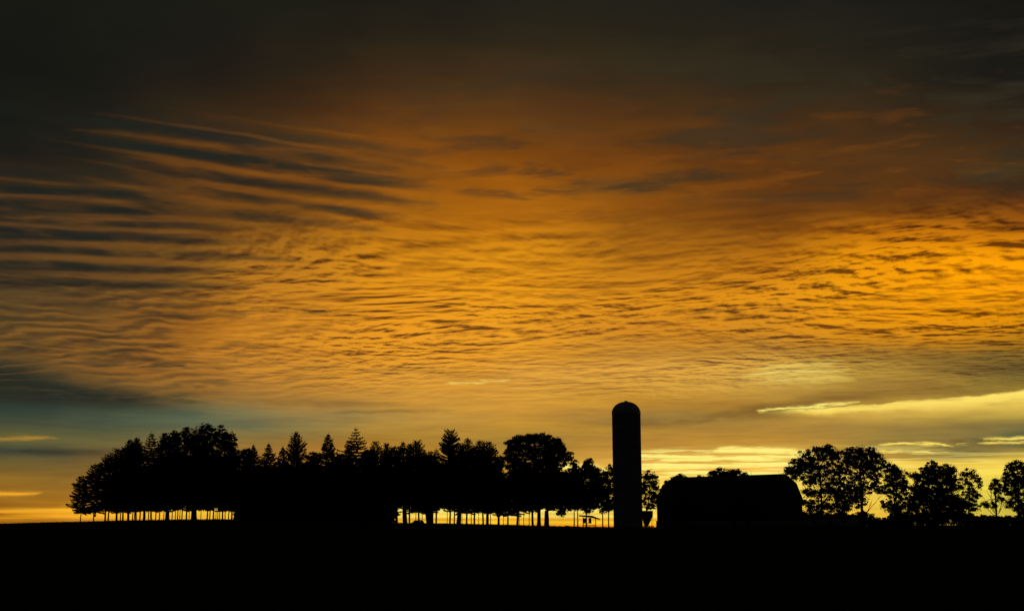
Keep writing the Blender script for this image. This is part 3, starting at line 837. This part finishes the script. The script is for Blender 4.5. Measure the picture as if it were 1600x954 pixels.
# right-hand trees
broadleaf(1284, 262, 4.5, [(1234, 737, 9, 6), (1245, 729, 10, 8), (1258, 718, 12, 9), (1275, 709, 12, 8), (1292, 706, 12, 7), (1303, 714, 10, 8), (1264, 733, 14, 8), (1285, 727, 16, 9), (1248, 742, 10, 6), (1305, 733, 10, 8),
                           (1266, 750, 10, 7), (1285, 749, 12, 7), (1305, 752, 12, 7), (1262, 768, 8, 6), (1276, 768, 9, 6), (1300, 771, 14, 7), (1262, 786, 8, 6), (1278, 787, 10, 6), (1305, 786, 14, 7), (1292, 762, 9, 5), (1268, 796, 7, 4), (1294, 797, 7, 4), (1315, 796, 10, 5)],
          'large airy maple overhanging the right end of the barn', 'maple_tree', swell=1.45, dens=1.25, leaf=.17, fork=790, depth=1)
broadleaf(1347, 258, 5, [(1318, 713, 9, 7), (1331, 710, 10, 7), (1346, 707, 12, 7), (1360, 711, 10, 8), (1371, 719, 9, 8), (1340, 722, 15, 8), (1358, 727, 14, 8), (1322, 730, 9, 7), (1330, 745, 10, 6), (1352, 743, 12, 6), (1370, 738, 9, 7),
                         (1318, 765, 12, 9), (1336, 762, 10, 8), (1328, 780, 17, 11), (1352, 762, 9, 6), (1366, 757, 9, 6), (1345, 778, 10, 6), (1376, 764, 8, 4)],
          'large airy maple standing right of the one over the barn, trunk forking low', 'maple_tree', swell=1.45, dens=1.25, leaf=.17, fork=785, depth=1, bare=[(1352, 803, 1375, 776), (1352, 803, 1362, 780)])
broadleaf(1399, 262, 2.4, [(1386, 729, 8, 6), (1393, 737, 9, 7), (1406, 741, 9, 7), (1398, 751, 12, 8), (1410, 757, 8, 7), (1388, 764, 8, 7), (1404, 770, 10, 8), (1412, 786, 10, 7), (1388, 789, 9, 7), (1400, 795, 12, 6)],
          'narrow leafy tree filling the space between two large trees on the right', swell=1.45, dens=1.35, leaf=.17, fork=795)
broadleaf(1460, 256, 5, [(1457, 727, 6, 5), (1450, 735, 10, 6), (1463, 737, 13, 7), (1480, 733, 12, 6), (1486, 742, 9, 7), (1429, 743, 8, 4.5), (1444, 749, 14, 6), (1468, 750, 16, 7), (1484, 755, 10, 5), (1493, 763, 8, 4),
                         (1436, 765, 15, 8), (1458, 767, 18, 10), (1478, 771, 14, 9), (1432, 781, 14, 8), (1456, 787, 22, 11), (1482, 788, 20, 12), (1498, 786, 11, 9), (1424, 795, 12, 7)],
          'dense dark tree with a pyramidal top in the middle of the right-hand trees', 'maple_tree', swell=1.3, dens=1.9, leaf=.17, fork=795)
broadleaf(1514, 262, 2.6, [(1506, 741, 6, 5), (1516, 738, 7, 4.5), (1525, 746, 6, 6), (1530, 757, 4, 6), (1503, 752, 6, 6), (1513, 753, 6, 5), (1510, 766, 8, 6), (1520, 764, 6, 5), (1518, 776, 8, 5), (1527, 775, 5, 3), (1516, 788, 8, 6), (1524, 794, 7, 5), (1508, 792, 7, 7)],
          'slim light-crowned tree right of the dense pyramidal one', swell=1.3, dens=1.15, leaf=.15, fork=795, material=M_leaf2)
broadleaf(1557, 258, 2.8, [(1556, 752, 6, 4), (1552, 762, 5, 6), (1562, 760, 6, 6), (1559, 771, 6, 5), (1563, 782, 6, 6), (1536, 786, 4, 2.6), (1542, 790, 4, 2.5), (1552, 788, 4, 3)],
          'half-bare tree with dead branches fanning out to the left', 'half_dead_tree', swell=1.3, dens=1.1, leaf=.15, fork=768, material=M_leaf2,
          bare=[(1556, 802, 1534, 772), (1556, 800, 1541, 765), (1556, 795, 1547, 758), (1554, 801, 1548, 775), (1557, 790, 1556, 742), (1552, 804, 1536, 784), (1560, 802, 1572, 782), (1561, 800, 1567, 776)])
broadleaf(1592, 255, 4.5, [(1580, 729, 7, 5), (1590, 726, 8, 5), (1602, 732, 9, 6), (1576, 738, 6, 5), (1588, 742, 10, 6), (1604, 748, 10, 8), (1576, 752, 8, 6), (1592, 757, 12, 7), (1572, 765, 7, 5), (1586, 772, 11, 7), (1604, 770, 9, 7), (1578, 786, 6, 5), (1592, 788, 11, 8), (1612, 785, 10, 12), (1618, 745, 12, 12), (1610, 800, 14, 8)],
          'tall full-crowned tree cut by the right edge of the picture', swell=1.45, dens=1.45, leaf=.17, fork=790)

for (xs, ys, lab) in [
    ([1254, 1266, 1281, 1296, 1311], [801, 804, 800, 805, 801], 'low ragged shrub along the low shed, beneath the maple overhanging the barn'),
    ([1322, 1334, 1345, 1356, 1366], [806, 807, 803, 806, 811], 'low dark shrub at the right end of the low shed'),
    ([1386, 1396, 1408, 1418], [812, 806, 804, 806], 'low dark shrub below the narrow leafy tree'),
    ([1430, 1444, 1458, 1472], [804, 803, 802, 801], 'low dark shrub at the foot of the dense pyramidal tree'),
    ([1486, 1500, 1514], [801, 800, 804], 'low dark shrub at the foot of the slim light-crowned tree'),
    ([1527, 1540, 1552], [810, 808, 808], 'low dark shrub below the dead fanning branches'),
    ([1566, 1580, 1594, 1608], [810, 809, 809, 806], 'low dark shrub at the right edge of the picture'),
    ([1371, 1377, 1383], [817, 817, 816], 'lowest shrub, in the bright notch right of the forked maple')]:
    lob = []
    for x, y in zip(xs, ys):
        lob += [(x, y + 2, 8, 5), (x, y + 10, 9, 8)]
    broadleaf(sum(xs) / len(xs), 246, 1.2, lob, lab, 'shrub', dens=2.6, leaf=.2, fork=815, cat='shrub', stems=3)
# small low growth along the wood's foot
broadleaf(652, 229, 1.0, [(648, 817, 4, 3), (655, 816, 5, 3.6), (659, 818, 4, 3)], 'low rounded bush under the canopy dip, against the bright gap', 'shrub', dens=3, leaf=.16, fork=819, cr=.3, cat='shrub')
broadleaf(888, 229, 1.0, [(886, 823, 4, 2), (890, 823.5, 3, 1.6)], 'tiny bush on the field edge left of the little shelter', 'shrub', dens=3, leaf=.12, fork=824, cr=.25, cat='shrub')


# ------------------------------------------------------------------ silo
def silo():
    D = 232; s = mpp(D)
    b = base_at(981.4, D); r = 22.6 * s
    e = empty('silo', tuple(b), 'tall round concrete silo with a domed metal cap, between the wood and the barn', 'silo')
    sh = world_at(978, 646, D)[2] - b[2]; pk = world_at(978, 625.5, D)[2] - b[2]
    mb = MB(); k = 64
    zs, rs = [-1.0], [r]
    z = .3
    while z < sh - .4:                       # steel hoops round the staves
        zs += [z, z + .01, z + .05, z + .06]; rs += [r, r + .006, r + .006, r]; z += .75
    zs += [sh]; rs += [r]
    mb.tube(np.stack([np.zeros(len(zs)), np.zeros(len(zs)), zs], -1), rs, k)
    mb.build('body', M_conc, e)
    mb = MB()
    th = np.linspace(0, math.pi / 2 - .09, 14)
    dr = r * 1.0
    zz = sh + (pk - sh - .25) * np.sin(th); rr = (dr + .04) * np.cos(th) ** .92
    zz = np.concatenate([[sh - .12, sh - .11], zz]); rr = np.concatenate([[dr + .02, dr + .05], rr])
    mb.tube(np.stack([np.zeros(len(zz)), np.zeros(len(zz)), zz], -1), rr, k)
    d = mb.build('dome', M_galv, e)
    mb = MB()
    for i in range(16):
        a = i * math.pi / 8
        pts = np.stack([np.cos(a) * rr[2:], np.sin(a) * rr[2:], zz[2:] + .015], -1)
        mb.tube(pts, np.full(len(pts), .025), 4)
    mb.build('rib', M_galv, d)
    mb = MB()
    mb.tube([(0, 0, zz[-1] - .03), (0, 0, zz[-1] + .12), (0, 0, pk), (0, 0, pk + .02)], [.42, .36, .06, .0], 24)
    mb.build('cap', M_galv, d)
    mb = MB()
    mb.tube([(0, 0, -1), (0, 0, .18), (0, 0, .19)], [r + .22, r + .22, r + .01], k)
    mb.build('footing', M_conc, e)


silo()


# ------------------------------------------------------------------ barn
def barn():
    D0 = 234.0
    # near long wall runs from left near corner to right near corner; the gable shows on the right
    W_, L_ = 13.0, 25.5
    a = math.radians(-40)               # direction of the ridge: right end is nearer
    ux, uy = math.cos(a), math.sin(a)
    # ridge ends along the photo's ridge line
    cx = world_at(1139, 800, D0)[0]
    gz0 = float(H(cx, D0)) - .3
    e = empty('barn', (cx, D0, gz0), 'long gambrel-roofed barn right of the silo, maple branches over its right end', 'barn', rz=a)
    sc = mpp(D0)
    Lh = (1214 - 1064) / 2 * sc / math.cos(a)
    hw = 35 * sc / math.sin(-a)
    rid = world_at(1143, 744.5, D0)[2] - gz0
    brk = world_at(1143, 757, D0)[2] - gz0
    eav = world_at(1143, 784, D0)[2] - gz0
    bw = hw * .60
    f0 = 1.5
    mb = MB()   # walls: board sheathing with gable ends
    prof = [(0, -hw, f0), (0, -hw, eav), (0, -bw, brk - .05), (0, 0, rid - .08), (0, bw, brk - .05), (0, hw, eav), (0, hw, f0)]
    prism(mb, prof, (-Lh, 0, 0), (Lh, 0, 0))
    n = int(2 * Lh / .3)
    for i in range(n):
        x = -Lh + (i + .5) * 2 * Lh / n
        for sgn in (-1, 1): mb.box((x, sgn * (hw + .02), (f0 + eav) / 2), (.05, .04, eav - f0))
    wall = mb.build('wall', M_barn, e)
    mb = MB(); mb.box((0, 0, f0 / 2 - .3), (2 * Lh + .3, 2 * hw + .3, f0 + .6)); mb.build('foundation', M_stone, e)
    mb = MB()
    oh, th = .35, .16
    for sgn in (-1, 1):
        low = np.array([0, sgn * (hw + .35), eav - .35]); mid = np.array([0, sgn * bw, brk]); top = np.array([0, 0, rid])
        for p, q in ((low, mid), (mid, top)):
            pr = [p, q, q + (0, 0, th), p + (0, 0, th)]
            prism(mb, pr, (-Lh - oh, 0, 0), (Lh + oh, 0, 0))
    rf = mb.build('roof', M_roof, e)
    mb = MB(); mb.box((0, 0, rid + th + .03), (2 * Lh + .7, .35, .08)); mb.build('ridge_cap', M_metal, rf)
    for x, h_ in ((Lh - 1.1, .55), (Lh * .42, .8), (-Lh + 1.0, .6)):
        mb = MB(); mb.tube([(x, 0, rid + .1), (x, 0, rid + .2 + h_ * .5), (x, 0, rid + .2 + h_)], [.03, .02, .01], 5)
        mb.tube([(x, 0, rid + .42), (x, 0, rid + .5), (x, 0, rid + .58)], [.01, .07, .01], 8)
        mb.build('lightning_rod', M_metal, rf)
    # doors and windows on the side and the gable
    mb = MB(); mb.box((0, -hw - .07, f0 + 2.0), (4.4, .08, 4.0)); d = mb.build('door', M_barn, e)
    mb = MB()
    for x in (-2.2, 0, 2.2): mb.box((x, -hw - .13, f0 + 2.0), (.12, .04, 4.0))
    mb.box((0, -hw - .13, f0 + 4.06), (4.6, .05, .12)); mb.build('frame', M_trim, d)
    for x in (-8, -5, 5, 8):
        mb = MB(); mb.box((x, -hw - .16, .95), (.9, .05, .6)); w = mb.build('window', M_dark, e)
        for nm, z in (('lintel', 1.28), ('sill', .62)):
            mb = MB(); mb.box((x, -hw - .2, z), (1.05, .05, .08)); mb.build(nm, M_trim, w)
    for y, z in ((-2.6, f0 + 2.6), (2.6, f0 + 2.6), (0, brk - 1.0)):
        mb = MB(); mb.box((Lh + .03, y, z), (.05, .9, 1.1)); w = mb.build('window', M_dark, e)
        mb = MB(); mb.box((Lh + .06, y, z + .6), (.05, 1.1, .08)); mb.box((Lh + .06, y, z - .6), (.05, 1.1, .08)); mb.box((Lh + .07, y, z), (.04, .05, 1.1)); mb.build('frame', M_trim, w)


barn()


# ------------------------------------------------------------------ low shed right of the barn
def shed():
    D = 240
    x0, x1 = world_at(1244, 805, D)[0], world_at(1338, 805, D)[0]
    cx = (x0 + x1) / 2; g = float(H(cx, D)) - .1
    e = empty('low_shed', (cx, D, g), 'low pale-walled shed with a shallow roof, right of the barn beneath the maples', 'shed')
    ln = x1 - x0; top = world_at(1300, 803.5, D)[2] - g; ev = top - .55
    mb = MB()
    prism(mb, [(0, -2.2, -.3), (0, -2.2, ev), (0, 0, top - .1), (0, 2.2, ev), (0, 2.2, -.3)], (-ln / 2, 0, 0), (ln / 2, 0, 0))
    mb.build('wall', M_wall, e)
    mb = MB()
    for sg in (-1, 1):
        p, q = np.array([0, sg * 2.5, ev - .08]), np.array([0, 0, top - .08])
        prism(mb, [p, q, q + (0, 0, .1), p + (0, 0, .1)], (-ln / 2 - .25, 0, 0), (ln / 2 + .25, 0, 0))
    mb.build('roof', M_roof, e)
    for x in (-3, 3):
        mb = MB(); mb.box((x, -2.23, 1.15), (.9, .05, .6)); mb.build('window', M_dark, e)
    mb = MB(); mb.box((0, -2.23, .85), (1.0, .05, 1.75)); d = mb.build('door', M_barn, e)
    mb = MB(); mb.box((.36, -2.29, .9), (.05, .06, .14)); mb.build('handle', M_metal, d)


shed()


# ------------------------------------------------------------------ open shelter, hopper, stones
def shelter():
    D = 231; s = mpp(D)
    P0 = lambda x, y: np.array(world_at(x, y, D))
    b = base_at(920, D)
    e = empty('open_shelter', tuple(b), 'little open shelter with a sloping roof on thin posts, left of the silo', 'shelter')
    X_ = lambda px: world_at(px, 815, D)[0] - b[0]
    Z_ = lambda py: world_at(920, py, D)[2] - b[2]
    mb = MB()
    prism(mb, [(X_(905), 0, Z_(804.2)), (X_(925), 0, Z_(805)), (X_(937), 0, Z_(810)), (X_(937), 0, Z_(811.3)), (X_(925), 0, Z_(808.2)), (X_(905), 0, Z_(806))], (0, -1.2, 0), (0, 1.2, 0))
    mb.build('roof', M_roof, e)
    for (px, w) in ((911.2, .09), (930.5, .08)):
        for y in (-.95, .95):
            mb = MB(); mb.box((X_(px), y, Z_(808) / 2), (w, w, Z_(807.5))); mb.build('post', M_barn, e)
    mb = MB(); mb.box(((X_(911) + X_(916)) / 2, 0, (Z_(809) + Z_(816)) / 2), (X_(916) - X_(911), 1.7, Z_(809) - Z_(816))); mb.build('side_panel', M_barn, e)
    mb = MB(); mb.box(((X_(920) + X_(924)) / 2, .3, (Z_(809) + Z_(816.5)) / 2), (X_(924) - X_(920), .9, Z_(808) - Z_(816.5))); mb.build('hanging_panel', M_barn, e)
    mb = MB(); mb.box(((X_(911) + X_(931)) / 2, -.95, Z_(820.3)), (X_(931) - X_(911), .07, .12)); mb.build('rail', M_barn, e)
    mb = MB(); mb.box(((X_(911) + X_(931)) / 2, .95, Z_(820.3)), (X_(931) - X_(911), .07, .12)); mb.build('rail', M_barn, e)
    mb = MB(); mb.box(((X_(911) + X_(924)) / 2, 0, Z_(816.6)), (X_(924) - X_(911), 1.6, .10)); mb.build('bench', M_barn, e)


def hopper():
    D = 236; s = mpp(D)
    b = base_at(1011, D)
    e = empty('feed_hopper', tuple(b), 'dark hopper with a funnel-shaped base in the bright gap between silo and barn', 'hopper')
    X_ = lambda px: world_at(px, 815, D)[0] - b[0]
    Z_ = lambda py: world_at(1011, py, D)[2] - b[2]
    mb = MB()
    yh = 8 * s

    def ring(xa, xb, y, z): return [(xa, -y, z), (xb, -y, z), (xb, y, z), (xa, y, z)]
    R_ = [ring(X_(1007.2), X_(1012), .3, Z_(822)), ring(X_(1003.5), X_(1019.5), yh, Z_(806)), ring(X_(1003.5), X_(1019.5), yh, Z_(798))]
    v = np.array(R_).reshape(-1, 3); q = []
    for i in range(2):
        for j in range(4): q.append((i * 4 + j, i * 4 + (j + 1) % 4, (i + 1) * 4 + (j + 1) % 4, (i + 1) * 4 + j))
    q += [(0, 3, 2, 1), (8, 9, 10, 11)]
    mb.add(v, q); mb.build('bin', M_metal, e)
    mb = MB(); mb.box(((X_(1003.5) + X_(1019.5)) / 2, 0, Z_(798) + .04), (16.6 * s, 16.6 * s, .08)); mb.build('rim', M_metal, e)
    for x in (1004, 1019):
        for y in (-yh + .05, yh - .05):
            mb = MB(); mb.tube([(X_(x), y, -.2), (X_(x), y, Z_(812)), (X_(x), y, Z_(804))], [.025, .025, .025], 6); mb.build('leg', M_metal, e)
    mb = MB(); mb.tube([(X_(1009.6), 0, Z_(822) + .1), (X_(1009.6), 0, Z_(823)), (X_(1009.6), 0, -.1)], [.2, .16, .16], 10); mb.build('spout', M_metal, e)


def stone_wall():
    D = 222
    mb = MB()
    x0, x1 = world_at(1004.5, 826, D)[0], world_at(1020.5, 826, D)[0]
    b = np.array([(x0 + x1) / 2, D, float(H((x0 + x1) / 2, D))])
    x = x0
    while x < x1:
        for row in range(2):
            w = random.uniform(.22, .4); h = .2
            z = float(H(x, D)) + row * .2 + .08
            mb.box((x + w / 2 + row * .1, D + random.uniform(-.04, .04), z), (w - .02, .35, h - .02), random.uniform(-.08, .08), top=.86)
        x += .33
    o = mb.build('stone_wall', M_pale, None, b); o.location = b
    o['label'] = 'short low wall of pale stones before the gap between silo and barn'; o['category'] = 'wall'


shelter(); hopper(); stone_wall()

for o in list(COL.objects):
    if o.name.startswith('trunk') or o.name.startswith('crown'):
        if o.parent is None: bpy.data.objects.remove(o)

S.cycles.max_bounces = 4
W.cycles.sampling_method = 'MANUAL'
W.cycles.sample_map_resolution = 512
